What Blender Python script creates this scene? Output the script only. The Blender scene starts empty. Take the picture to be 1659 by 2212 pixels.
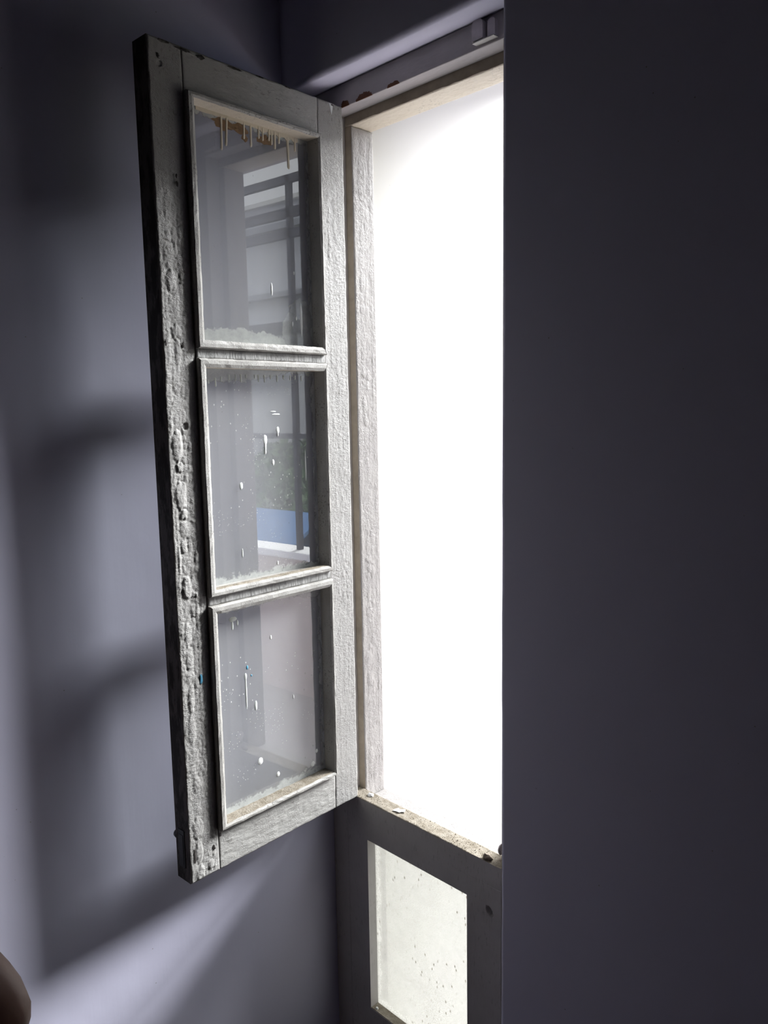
import bpy, bmesh, math, random
import numpy as np
from mathutils import Vector, Matrix

random.seed(7)
rng = np.random.default_rng(11)
scene = bpy.context.scene
COL = scene.collection
ZO = 0.90            # height of the window's transom above the room floor

# ------------------------------------------------------------------ camera
cam_d = bpy.data.cameras.new('camera')
cam = bpy.data.objects.new('camera', cam_d)
COL.objects.link(cam)
scene.camera = cam
cam_d.sensor_fit = 'VERTICAL'
cam_d.sensor_height = 36.0
cam_d.lens = 27.53
cam_d.clip_start = 0.02
cr = Vector((0.69979312, 0.7141324, -0.01745008))
cu = Vector((-0.08053589, 0.10314401, 0.99140067))
cf = Vector((-0.70979121, 0.69237001, -0.12969276))
m = Matrix((cr, cu, -cf)).transposed().to_4x4()
m.translation = Vector((1.0479, -0.9402, 0.7298 + ZO))
cam.matrix_world = m

# ------------------------------------------------------------------ sky and exposure
world = bpy.data.worlds.new('overcast_sky')
scene.world = world
world.use_nodes = True
wn = world.node_tree.nodes
bg = wn['Background']
bg.inputs[0].default_value = (0.92, 0.96, 1.0, 1)
SKY = 5.6
# overcast luminance: three times brighter overhead than at the horizon, the same all round
tcw = wn.new('ShaderNodeTexCoord'); sepw = wn.new('ShaderNodeSeparateXYZ'); mw = wn.new('ShaderNodeMath'); ms_ = wn.new('ShaderNodeMath')
mw.operation = 'MULTIPLY_ADD'; mw.use_clamp = True
wl = world.node_tree.links
wl.new(tcw.outputs['Generated'], sepw.inputs[0])
wl.new(sepw.outputs[2], mw.inputs[0]); mw.inputs[1].default_value = 2 / 3; mw.inputs[2].default_value = 1 / 3
ms_.operation = 'MULTIPLY'; ms_.inputs[1].default_value = SKY
wl.new(mw.outputs[0], ms_.inputs[0]); wl.new(ms_.outputs[0], bg.inputs[1])
# hazy sun: a broad, soft glow in the overcast, low over the terrace
sun_d = bpy.data.lights.new('hazy_sun', 'SUN')
sun = bpy.data.objects.new('hazy_sun', sun_d)
COL.objects.link(sun)
SAZ, SEL = math.radians(14), math.radians(30)
sdir = Vector((math.sin(SAZ) * math.cos(SEL), math.cos(SAZ) * math.cos(SEL), math.sin(SEL)))
sun.rotation_euler = sdir.to_track_quat('Z', 'Y').to_euler()
sun_d.energy = 24
sun_d.angle = math.radians(23)
sun_d.color = (0.97, 0.985, 1.0)
vs = scene.view_settings
vs.view_transform = 'Standard'
vs.look = 'None'
vs.gamma = 1.0
vs.use_curve_mapping = False
vs.exposure = -0.1
scene.cycles.max_bounces = 12
scene.cycles.diffuse_bounces = 6
scene.cycles.transparent_max_bounces = 16
scene.cycles.use_denoising = True

# ------------------------------------------------------------------ material helpers
class NT:
    def __init__(s, name):
        s.m = bpy.data.materials.new(name)
        s.m.use_nodes = True
        s.t = s.m.node_tree
        s.n = s.t.nodes
        s.b = s.n['Principled BSDF']
        s.out = s.n['Material Output']
        s.co = s.n.new('ShaderNodeTexCoord')
    def link(s, a, b): s.t.links.new(a, b)
    def mapping(s, scale=(1, 1, 1), src='Object'):
        mp = s.n.new('ShaderNodeMapping')
        s.link(s.co.outputs[src], mp.inputs[0])
        mp.inputs['Scale'].default_value = scale
        return mp.outputs[0]
    def noise(s, vec, scale=5, detail=4, rough=0.6, dist=0.0):
        n = s.n.new('ShaderNodeTexNoise')
        s.link(vec, n.inputs['Vector'])
        n.inputs['Scale'].default_value = scale
        n.inputs['Detail'].default_value = detail
        n.inputs['Roughness'].default_value = rough
        n.inputs['Distortion'].default_value = dist
        return n.outputs[0]
    def voro(s, vec, scale=5, feature='F1', rnd=1.0):
        n = s.n.new('ShaderNodeTexVoronoi')
        n.feature = feature
        s.link(vec, n.inputs['Vector'])
        n.inputs['Scale'].default_value = scale
        n.inputs['Randomness'].default_value = rnd
        return n.outputs['Distance']
    def voro2(s, scale, sx=1.0, sy=1.0, off=0.0):
        mp = s.mapping((sx, sy, 1), 'UV')
        mp.node.inputs['Location'].default_value = (off, off * 1.7, 0)
        n = s.n.new('ShaderNodeTexVoronoi')
        n.voronoi_dimensions = '2D'
        s.link(mp, n.inputs['Vector'])
        n.inputs['Scale'].default_value = scale
        return n.outputs['Distance']
    def ramp(s, fac, p0, p1, c0=(0, 0, 0, 1), c1=(1, 1, 1, 1)):
        n = s.n.new('ShaderNodeValToRGB')
        s.link(fac, n.inputs[0])
        e = n.color_ramp.elements
        e[0].position, e[0].color = p0, c0
        e[1].position, e[1].color = p1, c1
        return n.outputs[0]
    def mix(s, fac, a, b, blend='MIX'):
        n = s.n.new('ShaderNodeMix')
        n.data_type = 'RGBA'
        n.blend_type = blend
        for i, v in ((0, fac), (6, a), (7, b)):
            if hasattr(v, 'is_output'):
                s.link(v, n.inputs[i])
            elif isinstance(v, tuple):
                n.inputs[i].default_value = v if len(v) == 4 else v + (1,)
            else:
                n.inputs[i].default_value = v
        return n.outputs[2]
    def math(s, op, a, b=0.0, c=None, clamp=False):
        n = s.n.new('ShaderNodeMath')
        n.operation = op
        n.use_clamp = clamp
        for i, v in enumerate((a, b) if c is None else (a, b, c)):
            if hasattr(v, 'is_output'):
                s.link(v, n.inputs[i])
            else:
                n.inputs[i].default_value = v
        return n.outputs[0]
    def bump(s, h, strength=0.5, dist=0.001, prev=None):
        n = s.n.new('ShaderNodeBump')
        s.link(h, n.inputs['Height'])
        n.inputs['Strength'].default_value = strength
        n.inputs['Distance'].default_value = dist
        if prev is not None:
            s.link(prev, n.inputs['Normal'])
        return n.outputs[0]
    def set(s, col=None, rough=0.6, normal=None, metal=0.0, spec=0.5):
        if col is not None:
            if hasattr(col, 'is_output'):
                s.link(col, s.b.inputs['Base Color'])
            else:
                s.b.inputs['Base Color'].default_value = col + (1,)
        s.b.inputs['Roughness'].default_value = rough
        s.b.inputs['Metallic'].default_value = metal
        s.b.inputs['Specular IOR Level'].default_value = spec
        if normal is not None:
            s.link(normal, s.b.inputs['Normal'])
        return s.m

def wall_paint(name, c0, c1, bump=0.35, rough=0.75):
    t = NT(name)
    v = t.mapping()
    big = t.noise(v, 1.6, 3, 0.55)
    col = t.mix(big, c0, c1)
    streak = t.noise(t.mapping((60, 60, 4)), 1.0, 3, 0.6)
    dots = t.noise(v, 55, 2, 0.5)
    h = t.math('ADD', t.math('MULTIPLY', streak, 0.5), t.math('MULTIPLY', dots, 0.5))
    lumps = t.noise(v, 9, 2, 0.5)
    n1 = t.bump(lumps, bump, 0.004)
    n2 = t.bump(h, bump * 0.8, 0.0012, n1)
    spk = t.ramp(t.voro(v, 26), 0.012, 0.03, (0, 0, 0, 1), (1, 1, 1, 1))
    col = t.mix(spk, (0.30, 0.29, 0.30), col)
    return t.set(col, rough, n2, spec=0.3)

def old_paint(name, c0, c1, stretch=(1, 1, 0.25), crack=0.5, fine=0.6, speck=0.5, rough=0.5, dirt=(0.10, 0.09, 0.075), rip=(0.85, 0.85, 1.7), rsc=170):
    """thick, many times repainted wood: wrinkled along the grain, specked with dirt"""
    t = NT(name)
    v = t.mapping()
    vg = t.mapping(stretch)
    col = t.mix(t.ramp(t.noise(v, 14, 4, 0.6), 0.35, 0.7), c0, c1)
    wr = t.noise(vg, 260, 5, 0.65, 0.3)
    rp = t.noise(t.mapping(rip), rsc, 4, 0.62, 0.9)
    rp = t.math('ABSOLUTE', t.math('SUBTRACT', rp, 0.5))
    fi = t.noise(v, 620, 3, 0.7)
    n1 = t.bump(wr, fine * 0.7, 0.0011)
    patch = t.ramp(t.noise(t.mapping((1, 1, 0.3)), 55, 3, 0.6), 0.38, 0.66)
    n2 = t.bump(t.math('MULTIPLY', t.ramp(rp, 0.0, 0.14), t.math('MULTIPLY_ADD', patch, 0.85, 0.15)), crack, 0.0011, n1)
    n3 = t.bump(fi, fine * 0.7, 0.0005, n2)
    crev = t.math('MULTIPLY', t.ramp(rp, 0.0, 0.035, (1, 1, 1, 1), (0, 0, 0, 1)), t.math('MULTIPLY', patch, 0.75 * crack))
    col = t.mix(crev, col, dirt)
    mask = t.noise(v, 22, 3, 0.6)
    sp = t.math('MULTIPLY', t.ramp(t.noise(vg, 300, 3, 0.6), 0.57, 0.63), t.ramp(mask, 0.45, 0.60))
    col = t.mix(t.math('MULTIPLY', sp, speck), col, dirt)
    return t.set(col, rough, n3, spec=0.4)

M = {}
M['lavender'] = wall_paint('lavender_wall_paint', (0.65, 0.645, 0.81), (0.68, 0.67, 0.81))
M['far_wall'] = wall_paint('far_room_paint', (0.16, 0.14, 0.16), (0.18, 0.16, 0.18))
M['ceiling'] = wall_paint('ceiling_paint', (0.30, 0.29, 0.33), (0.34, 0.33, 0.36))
M['cream_wall'] = wall_paint('cream_outside_paint', (0.62, 0.605, 0.565), (0.60, 0.59, 0.56), bump=0.25)
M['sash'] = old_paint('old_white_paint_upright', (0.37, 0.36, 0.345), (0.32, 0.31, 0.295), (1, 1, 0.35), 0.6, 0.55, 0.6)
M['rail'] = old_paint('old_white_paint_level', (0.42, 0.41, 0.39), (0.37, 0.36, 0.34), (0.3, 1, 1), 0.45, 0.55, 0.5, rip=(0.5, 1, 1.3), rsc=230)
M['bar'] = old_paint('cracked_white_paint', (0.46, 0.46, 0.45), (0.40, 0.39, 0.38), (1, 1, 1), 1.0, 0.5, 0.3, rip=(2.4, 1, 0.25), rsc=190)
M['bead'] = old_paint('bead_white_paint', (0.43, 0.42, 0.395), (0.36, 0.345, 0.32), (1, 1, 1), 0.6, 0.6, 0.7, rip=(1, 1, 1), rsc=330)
M['cream'] = old_paint('cream_gloss_paint', (0.74, 0.66, 0.54), (0.70, 0.63, 0.52), (1, 1, 1), 0.15, 0.2, 0.3, 0.4)
M['jamb'] = old_paint('jamb_white_paint', (0.38, 0.36, 0.345), (0.34, 0.32, 0.31), (1, 1, 0.2), 0.5, 0.5, 0.5, rip=(1, 1.1, 0.9), rsc=150)
M['frame'] = old_paint('frame_grey_paint', (0.52, 0.50, 0.49), (0.46, 0.44, 0.43), (1, 1, 0.2), 0.12, 0.25, 0.3, rip=(1.5, 1, .12), rsc=120)

def dust_mat():
    t = NT('settled_dust')
    v = t.mapping()
    c = t.mix(t.ramp(t.noise(v, 60, 5, 0.7), 0.35, 0.65), (0.22, 0.19, 0.145), (0.37, 0.335, 0.28))
    c = t.mix(t.ramp(t.noise(v, 400, 3, 0.7), 0.6, 0.7), c, (0.12, 0.10, 0.08))
    n = t.bump(t.noise(v, 500, 4, 0.7), 0.9, 0.002)
    return t.set(c, 0.95, n, spec=0.1)
M['dust'] = dust_mat()

def edge_mat():
    # free edge of the sash: dark of its shaded side put into the colour, with chips
    t = NT('shade_dark_worn_edge')
    v = t.mapping((1, 1, 0.3))
    c = t.mix(t.ramp(t.noise(v, 60, 5, 0.7), 0.47, 0.56), (0.035, 0.03, 0.028), (0.11, 0.10, 0.095))
    return t.set(c, 0.7, t.bump(t.noise(v, 150, 4, 0.7), 0.5, 0.002), spec=0.2)
M['edge'] = edge_mat()

def simple(name, c, rough=0.6, metal=0.0, nscale=0, var=0.15):
    t = NT(name)
    if nscale:
        v = t.mapping()
        n = t.noise(v, nscale, 4, 0.6)
        col = t.mix(n, tuple(x * (1 - var) for x in c), tuple(min(1, x * (1 + var)) for x in c))
        return t.set(col, rough, t.bump(n, 0.3, 0.002), metal)
    return t.set(c, rough, None, metal)
M['drip'] = simple('cream_drip_paint', (0.62, 0.55, 0.43), 0.45, 0, 200, 0.05)
M['splat'] = simple('white_splash_paint', (0.80, 0.82, 0.80), 0.45, 0, 200, 0.04)
M['paleg'] = simple('pale_green_splash_paint', (0.68, 0.72, 0.69), 0.45, 0, 200, 0.04)
M['blue_splash'] = simple('blue_splash_paint', (0.08, 0.30, 0.46), 0.45, 0, 200, 0.1)
M['rust'] = simple('brown_stain', (0.20, 0.12, 0.06), 0.8, 0, 150, 0.5)
M['dark_metal'] = simple('black_iron', (0.03, 0.03, 0.032), 0.5, 0.3, 120, 0.4)
M['grey_metal'] = simple('painted_iron', (0.58, 0.54, 0.57), 0.5, 0.0, 80, 0.2)
M['grille'] = simple('grille_iron', (0.035, 0.04, 0.045), 0.55, 0.2, 60, 0.3)
M['flake'] = simple('paint_flake_white', (0.85, 0.86, 0.86), 0.5, 0, 90, 0.04)
M['dirt'] = simple('mud_clump', (0.30, 0.25, 0.20), 0.95, 0, 300, 0.5)
M['bare_wood'] = simple('bare_red_wood', (0.20, 0.075, 0.035), 0.9, 0, 160, 0.5)
M['wood'] = simple('weathered_gap_wood', (0.36, 0.31, 0.25), 0.9, 0, 40, 0.4)
M['concrete'] = simple('grey_concrete', (0.36, 0.35, 0.34), 0.9, 0, 18, 0.2)
M['terrace'] = simple('terrace_cement', (0.50, 0.47, 0.44), 0.85, 0, 7, 0.2)
M['parapet'] = simple('beige_parapet', (0.62, 0.54, 0.48), 0.85, 0, 6, 0.1)
M['coping'] = simple('white_coping', (0.82, 0.82, 0.80), 0.7, 0, 14, 0.06)
M['facade'] = simple('roughcast_facade', (0.62, 0.64, 0.68), 0.9, 0, 10, 0.12)
M['facade_dark'] = simple('facade_ledge', (0.30, 0.32, 0.35), 0.9, 0, 8, 0.15)
M['win_dark'] = simple('dark_window', (0.05, 0.07, 0.08), 0.2, 0, 5, 0.2)
M['tarp'] = simple('blue_tarpaulin', (0.10, 0.26, 0.55), 0.5, 0, 8, 0.2)
M['bark'] = simple('bark', (0.12, 0.085, 0.06), 0.9, 0, 25, 0.3)
M['leaf'] = simple('leaf_green', (0.10, 0.19, 0.06), 0.6, 0, 3, 0.5)
M['leaf2'] = simple('leaf_light_green', (0.17, 0.27, 0.09), 0.6, 0, 3, 0.5)
M['ground'] = simple('garden_soil', (0.20, 0.19, 0.12), 0.95, 0, 3, 0.4)
M['floor'] = simple('red_oxide_floor', (0.13, 0.08, 0.07), 0.5, 0, 5, 0.2)
M['skin'] = simple('brown_skin', (0.32, 0.165, 0.11), 0.5, 0, 40, 0.12)
M['shirt'] = simple('dark_shirt', (0.05, 0.05, 0.06), 0.9, 0, 60, 0.2)

def glass_mat(name, edge=0.05, haze=0.16, speck=0.8, tint=(0.97, 0.985, 0.98), edge_col=(0.66, 0.70, 0.66), patches=(), frost=0.0, frost_col=(0.8, 0.8, 0.78), dark=False):
    """window glass: clear + Schlick reflection, with brushed-on paint round the edges, film of dust, specks"""
    t = NT(name)
    uv = t.co.outputs['UV']
    sep = t.n.new('ShaderNodeSeparateXYZ'); t.link(uv, sep.inputs[0])
    x, y = sep.outputs[0], sep.outputs[1]
    v = t.mapping()
    geo = t.n.new('ShaderNodeNewGeometry')
    dot = t.n.new('ShaderNodeVectorMath'); dot.operation = 'DOT_PRODUCT'
    t.link(geo.outputs['Normal'], dot.inputs[0]); t.link(geo.outputs['Incoming'], dot.inputs[1])
    c = t.math('ABSOLUTE', dot.outputs['Value'])
    F = t.math('MULTIPLY_ADD', t.math('POWER', t.math('SUBTRACT', 1.0, c), 5.0), 0.87, 0.13)
    on = t.n.new('ShaderNodeSeparateXYZ'); t.link(t.co.outputs['Normal'], on.inputs[0])
    ny = t.math('MULTIPLY', on.outputs[1], t.math('MULTIPLY_ADD', geo.outputs['Backfacing'], -2.0, 1.0))
    front = t.math('GREATER_THAN', t.math('MULTIPLY', ny, -1.0 if dark else 1.0), 0.5)
    F = t.math('MULTIPLY', F, front)
    tr = t.n.new('ShaderNodeBsdfTransparent'); tr.inputs[0].default_value = tint + (1,)
    gl = t.n.new('ShaderNodeBsdfGlossy'); gl.inputs['Roughness'].default_value = 0.0
    gl.inputs[0].default_value = (1, 1, 1, 1)
    ms = t.n.new('ShaderNodeMixShader'); t.link(F, ms.inputs[0]); t.link(tr.outputs[0], ms.inputs[1]); t.link(gl.outputs[0], ms.inputs[2])
    # painted / smeared border; UV measured in metres from the pane's corner, 4 distances
    wob = t.math('MULTIPLY', t.math('SUBTRACT', t.noise(v, 45, 4, 0.65), 0.5), edge * 1.5)
    strk = t.math('MULTIPLY', t.math('SUBTRACT', t.noise(t.mapping((140, 140, 140)), 1, 2, 0.6), 0.5), edge * 0.4)
    wob = t.math('ADD', wob, strk)
    W = t.n.new('ShaderNodeAttribute'); W.attribute_name = 'size'
    s2 = t.n.new('ShaderNodeSeparateXYZ'); t.link(W.outputs['Vector'], s2.inputs[0])
    dx = t.math('MINIMUM', x, t.math('SUBTRACT', s2.outputs[0], x))
    dy = t.math('MINIMUM', y, t.math('SUBTRACT', s2.outputs[1], y))
    d = t.math('MINIMUM', t.math('MULTIPLY', dx, 1.35), dy)
    pm = t.math('ADD', d, wob)
    paint = t.math('SUBTRACT', 1.0, t.math('DIVIDE', pm, edge, clamp=True))
    paint = t.ramp(paint, 0.18, 0.46)
    for (cx, cy, rx, ry, wgt) in patches:
        ex = t.math('DIVIDE', t.math('SUBTRACT', x, cx), rx)
        ey = t.math('DIVIDE', t.math('SUBTRACT', y, cy), ry)
        rr = t.math('ADD', t.math('MULTIPLY', ex, ex), t.math('MULTIPLY', ey, ey))
        rr = t.math('ADD', rr, t.math('MULTIPLY', t.math('SUBTRACT', t.noise(v, 60, 3, 0.6), 0.5), 0.9))
        pa = t.math('MULTIPLY', t.ramp(rr, 0.75, 0.95, (1, 1, 1, 1), (0, 0, 0, 1)), wgt)
        paint = t.math('MAXIMUM', paint, pa)
    paint = t.math('MULTIPLY', paint, t.math('MULTIPLY_ADD', t.noise(v, 90, 3, 0.6), 0.5, 0.45), clamp=True)
    sp = t.math('MULTIPLY', t.ramp(t.voro2(120), 0.06, 0.10, (1, 1, 1, 1), (0, 0, 0, 1)), t.ramp(t.noise(v, 13, 2, 0.5), 0.55, 0.60))
    sp2 = t.math('MULTIPLY', t.ramp(t.voro2(70, 1, 0.6, .3), 0.05, 0.075, (1, 1, 1, 1), (0, 0, 0, 1)), t.ramp(t.noise(v, 9, 2, 0.5), 0.56, 0.60))
    sp = t.math('MAXIMUM', sp, sp2)
    sp = t.math('MULTIPLY', sp, speck)
    film = t.math('MULTIPLY', t.math('MULTIPLY_ADD', t.noise(t.mapping((1, 1, 0.35)), 11, 4, 0.6), 0.7, 0.65), haze)
    sp = t.math('MULTIPLY', sp, front)
    paint = t.math('MULTIPLY', paint, front)
    allm = t.math('MAXIMUM', t.math('MAXIMUM', paint, film), sp)
    if frost:
        fr = t.math('MULTIPLY_ADD', t.ramp(t.noise(v, 10, 4, 0.65), 0.35, 0.65), 0.16, frost)
        allm = t.math('MAXIMUM', allm, fr)
    di = t.n.new('ShaderNodeBsdfDiffuse')
    tl = t.n.new('ShaderNodeBsdfTranslucent')
    col = t.mix(paint, frost_col if frost else (0.74, 0.74, 0.74), edge_col)
    if dark:
        spots = t.math('MULTIPLY', t.ramp(t.voro2(330, 1, 1, .7), 0.16, 0.26, (1, 1, 1, 1), (0, 0, 0, 1)), t.ramp(t.noise(v, 11, 4, 0.7), 0.36, 0.62))
        big = t.ramp(t.voro2(60, 1, 0.55, .9), 0.07, 0.10, (1, 1, 1, 1), (0, 0, 0, 1))
        big = t.math('MULTIPLY', big, t.ramp(t.noise(v, 7, 2, 0.5), 0.45, 0.55))
        sd = t.math('MULTIPLY', t.math('MAXIMUM', t.math('MULTIPLY', spots, 0.85), t.math('MULTIPLY', big, 0.95)), front)
        col = t.mix(sd, col, (0.22, 0.20, 0.17))
        allm = t.math('MAXIMUM', allm, sd)
    t.link(col, di.inputs[0]); t.link(col, tl.inputs[0])
    dm = t.n.new('ShaderNodeMixShader'); dm.inputs[0].default_value = 0.42 if frost else 0.35
    t.link(di.outputs[0], dm.inputs[1]); t.link(tl.outputs[0], dm.inputs[2])
    fin = t.n.new('ShaderNodeMixShader')
    t.link(allm, fin.inputs[0]); t.link(ms.outputs[0], fin.inputs[1]); t.link(dm.outputs[0], fin.inputs[2])
    t.link(fin.outputs[0], t.out.inputs[0])
    return t.m

# ------------------------------------------------------------------ mesh helpers
def add_obj(name, mesh, mat, parent=None, smooth=False):
    o = bpy.data.objects.new(name, mesh)
    COL.objects.link(o)
    if mat is not None and not mesh.materials:
        mesh.materials.append(mat)
    if parent is not None:
        o.parent = parent
    if smooth:
        mesh.polygons.foreach_set('use_smooth', [True] * len(mesh.polygons))
    return o

def mesh_from(name, verts, faces):
    me = bpy.data.meshes.new(name)
    me.from_pydata([tuple(map(float, v)) for v in verts], [], faces)
    me.update()
    return me

def fix_normals(me):
    bm = bmesh.new(); bm.from_mesh(me)
    bmesh.ops.recalc_face_normals(bm, faces=bm.faces)
    bm.to_mesh(me); bm.free()

class MB:
    """collects shells of one mesh"""
    def __init__(s): s.bm = bmesh.new()
    def box(s, x0, x1, y0, y1, z0, z1, bev=0.0, seg=2):
        v = [s.bm.verts.new(p) for p in ((x0, y0, z0), (x1, y0, z0), (x1, y1, z0), (x0, y1, z0), (x0, y0, z1), (x1, y0, z1), (x1, y1, z1), (x0, y1, z1))]
        f = [s.bm.faces.new([v[i] for i in q]) for q in ((3, 2, 1, 0), (4, 5, 6, 7), (0, 1, 5, 4), (1, 2, 6, 5), (2, 3, 7, 6), (3, 0, 4, 7))]
        if bev > 0:
            es = list({e for q in f for e in q.edges})
            bmesh.ops.bevel(s.bm, geom=es, offset=bev, segments=seg, affect='EDGES', profile=0.5)
        return s
    def prism(s, poly, axis, a0, a1):
        """closed polygon (list of 2-D points) swept along an axis ('x','y','z')"""
        def P(p, a):
            return {'x': (a, p[0], p[1]), 'y': (p[0], a, p[1]), 'z': (p[0], p[1], a)}[axis]
        A = [s.bm.verts.new(P(p, a0)) for p in poly]; B = [s.bm.verts.new(P(p, a1)) for p in poly]
        n = len(poly)
        s.bm.faces.new(A[::-1]); s.bm.faces.new(B)
        for i in range(n):
            s.bm.faces.new((A[i], A[(i + 1) % n], B[(i + 1) % n], B[i]))
        return s
    def cyl(s, p0, p1, r0, r1=None, n=12):
        r1 = r0 if r1 is None else r1
        p0, p1 = Vector(p0), Vector(p1)
        d = (p1 - p0).normalized()
        a = d.orthogonal().normalized(); b = d.cross(a)
        A = []; B = []
        for i in range(n):
            t = 2 * math.pi * i / n
            q = a * math.cos(t) + b * math.sin(t)
            A.append(s.bm.verts.new(p0 + q * r0)); B.append(s.bm.verts.new(p1 + q * r1))
        s.bm.faces.new(A[::-1]); s.bm.faces.new(B)
        for i in range(n):
            s.bm.faces.new((A[i], A[(i + 1) % n], B[(i + 1) % n], B[i]))
        return s
    def build(s, name, mat, parent=None, smooth=False):
        bmesh.ops.recalc_face_normals(s.bm, faces=s.bm.faces)
        me = bpy.data.meshes.new(name); s.bm.to_mesh(me); s.bm.free()
        return add_obj(name, me, mat, parent, smooth)

def empty(name, loc=(0, 0, 0), rz=0.0):
    o = bpy.data.objects.new(name, None)
    COL.objects.link(o)
    o.location = loc
    o.rotation_euler = (0, 0, rz)
    o.empty_display_size = 0.05
    return o

def tag(o, label=None, cat=None, group=None, kind=None):
    if label: o['label'] = label
    if cat: o['category'] = cat
    if group: o['group'] = group
    if kind: o['kind'] = kind
    return o

# smooth value noise on arrays
def vnoise(u, v, seed=0):
    u = np.asarray(u, float); v = np.asarray(v, float)
    iu = np.floor(u).astype(int); iv = np.floor(v).astype(int)
    fu = u - iu; fv = v - iv
    fu = fu * fu * (3 - 2 * fu); fv = fv * fv * (3 - 2 * fv)
    def hsh(a, b):
        h = (a.astype(np.int64) * 374761393 + b.astype(np.int64) * 668265263 + seed * 1442695041) & 0x7fffffff
        h = ((h ^ (h >> 13)) * 1274126177) & 0x7fffffff
        return ((h ^ (h >> 16)) & 0xffff) / 65535.0
    return (hsh(iu, iv) * (1 - fu) + hsh(iu + 1, iv) * fu) * (1 - fv) + (hsh(iu, iv + 1) * (1 - fu) + hsh(iu + 1, iv + 1) * fu) * fv

def blisters(U, V, W, L, cols, seed, fine=0.0004):
    """columns of swollen paint: chains of caps with creases between them. cols: (centre 0..1, half width m, height m, cell min, cell max)"""
    r = np.random.default_rng(seed)
    h = np.zeros_like(U)
    for (c, hw, amp, lo, hi) in cols:
        s = 0.0; edges = [0.0]
        while s < L:
            s += r.uniform(lo, hi); edges.append(s)
        edges = np.array(edges)
        amps = r.uniform(0.15, 1.0, len(edges)) * (0.35 + 0.9 * vnoise(edges * 9, edges * 0, seed + 5))
        wid = r.uniform(0.6, 1.15, len(edges)); off = r.uniform(-0.3, 0.3, len(edges)) * hw
        Vs = V + 0.006 * (vnoise(U * 260, V * 120, seed + 9) - 0.5)
        k = np.clip(np.searchsorted(edges, Vs, 'right') - 1, 0, len(edges) - 2)
        q = (Vs - edges[k]) / (edges[k + 1] - edges[k]) * 2 - 1
        centre = c * W + hw * 0.9 * (vnoise(V * 14, V * 0 + seed, seed + 2) - 0.5) + off[k]
        p = (U - centre) / (hw * wid[k])
        rr = p * p + np.abs(q) ** 2.8 + 0.45 * (vnoise(U * 210, V * 210, seed + 31) - 0.5)
        cap = np.clip(1 - rr, 0, 1) ** 0.55
        h = np.maximum(h, amp * amps[k] * cap)
    rid = np.abs(vnoise(U * 160, V * 420, seed + 20) - 0.5) * 2
    h += fine * 1.4 * (1 - rid) * vnoise(U * 25, V * 16, seed + 21)
    h += fine * (vnoise(U * 500, V * 330, seed + 22) - 0.5)
    h += fine * 1.2 * (vnoise(U * 110, V * 60, seed + 23) - 0.5)
    return h

def relief_box(name, size, thick, hfun, mat, parent, place, res=0.0014, side_mat=None, wear=1.0):
    """a board: front face a dense grid carrying real relief, plain sides and back.
    place(u, v, d) -> xyz, d = distance out of the front face"""
    W, L = size
    nu = max(2, int(round(W / res)) + 1); nv = max(2, int(round(L / res)) + 1)
    u = np.linspace(0, W, nu); v = np.linspace(0, L, nv)
    U, V = np.meshgrid(u, v)                       # nv x nu
    h = hfun(U, V)
    e = np.minimum(np.minimum(U, W - U), np.minimum(V, L - V))
    er = 0.003
    h = h * np.clip(e / er, 0, 1) - 0.0012 * wear * (1 - np.clip(e / 0.0025, 0, 1)) ** 2 * (0.4 + 1.2 * vnoise(U * 90, V * 70, 77))
    X, Y, Z = place(U, V, h)
    verts = np.stack([X, Y, Z], -1).reshape(-1, 3)
    idx = np.arange(nu * nv).reshape(nv, nu)
    q = np.stack([idx[:-1, :-1], idx[:-1, 1:], idx[1:, 1:], idx[1:, :-1]], -1).reshape(-1, 4)
    loop = list(idx[0, :]) + list(idx[1:, -1]) + list(idx[-1, -2::-1]) + list(idx[-2:0:-1, 0])
    lu = U.reshape(-1)[loop]; lv = V.reshape(-1)[loop]
    bx_, by_, bz_ = place(lu, lv, np.full(len(loop), -thick))
    base = len(verts)
    verts = np.concatenate([verts, np.stack([bx_, by_, bz_], -1)])
    n = len(loop)
    faces = q.tolist()
    nf = len(faces)
    for i in range(n):
        j = (i + 1) % n
        faces.append([loop[j], loop[i], base + i, base + j])
    faces.append([base + i for i in range(n)][::-1])
    me = mesh_from(name, verts, faces)
    fix_normals(me)
    me.materials.append(mat)
    if side_mat is not None:
        me.materials.append(side_mat)
        for p in me.polygons:
            if p.index >= nf: p.material_index = 1
    sm = [p.index < nf for p in me.polygons]
    me.polygons.foreach_set('use_smooth', sm)
    o = bpy.data.objects.new(name, me); COL.objects.link(o); o.parent = parent
    return o

def z_(z): return z + ZO

# ================================================================== THE ROOM
XL = -0.074          # room face of the left wall
YW = -0.070          # room face of the window wall
XE = 0.3882          # right edge of the window recess
ZS = 1.263           # underside of the lintel at the room face

def struct(o, label=None): return tag(o, label, None, None, 'structure')

MB().box(XL, 3.2, -3.3, YW, -0.12, 0.0).build('floor', M['floor'])['kind'] = 'structure'
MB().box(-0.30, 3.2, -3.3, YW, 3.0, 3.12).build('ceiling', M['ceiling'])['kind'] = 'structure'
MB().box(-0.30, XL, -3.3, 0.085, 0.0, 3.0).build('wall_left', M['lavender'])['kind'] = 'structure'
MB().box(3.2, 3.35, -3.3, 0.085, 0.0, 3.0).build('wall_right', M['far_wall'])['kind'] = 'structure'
MB().box(-0.30, 3.35, -3.45, -3.3, 0.0, 3.0).build('wall_back', M['far_wall'])['kind'] = 'structure'

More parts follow.
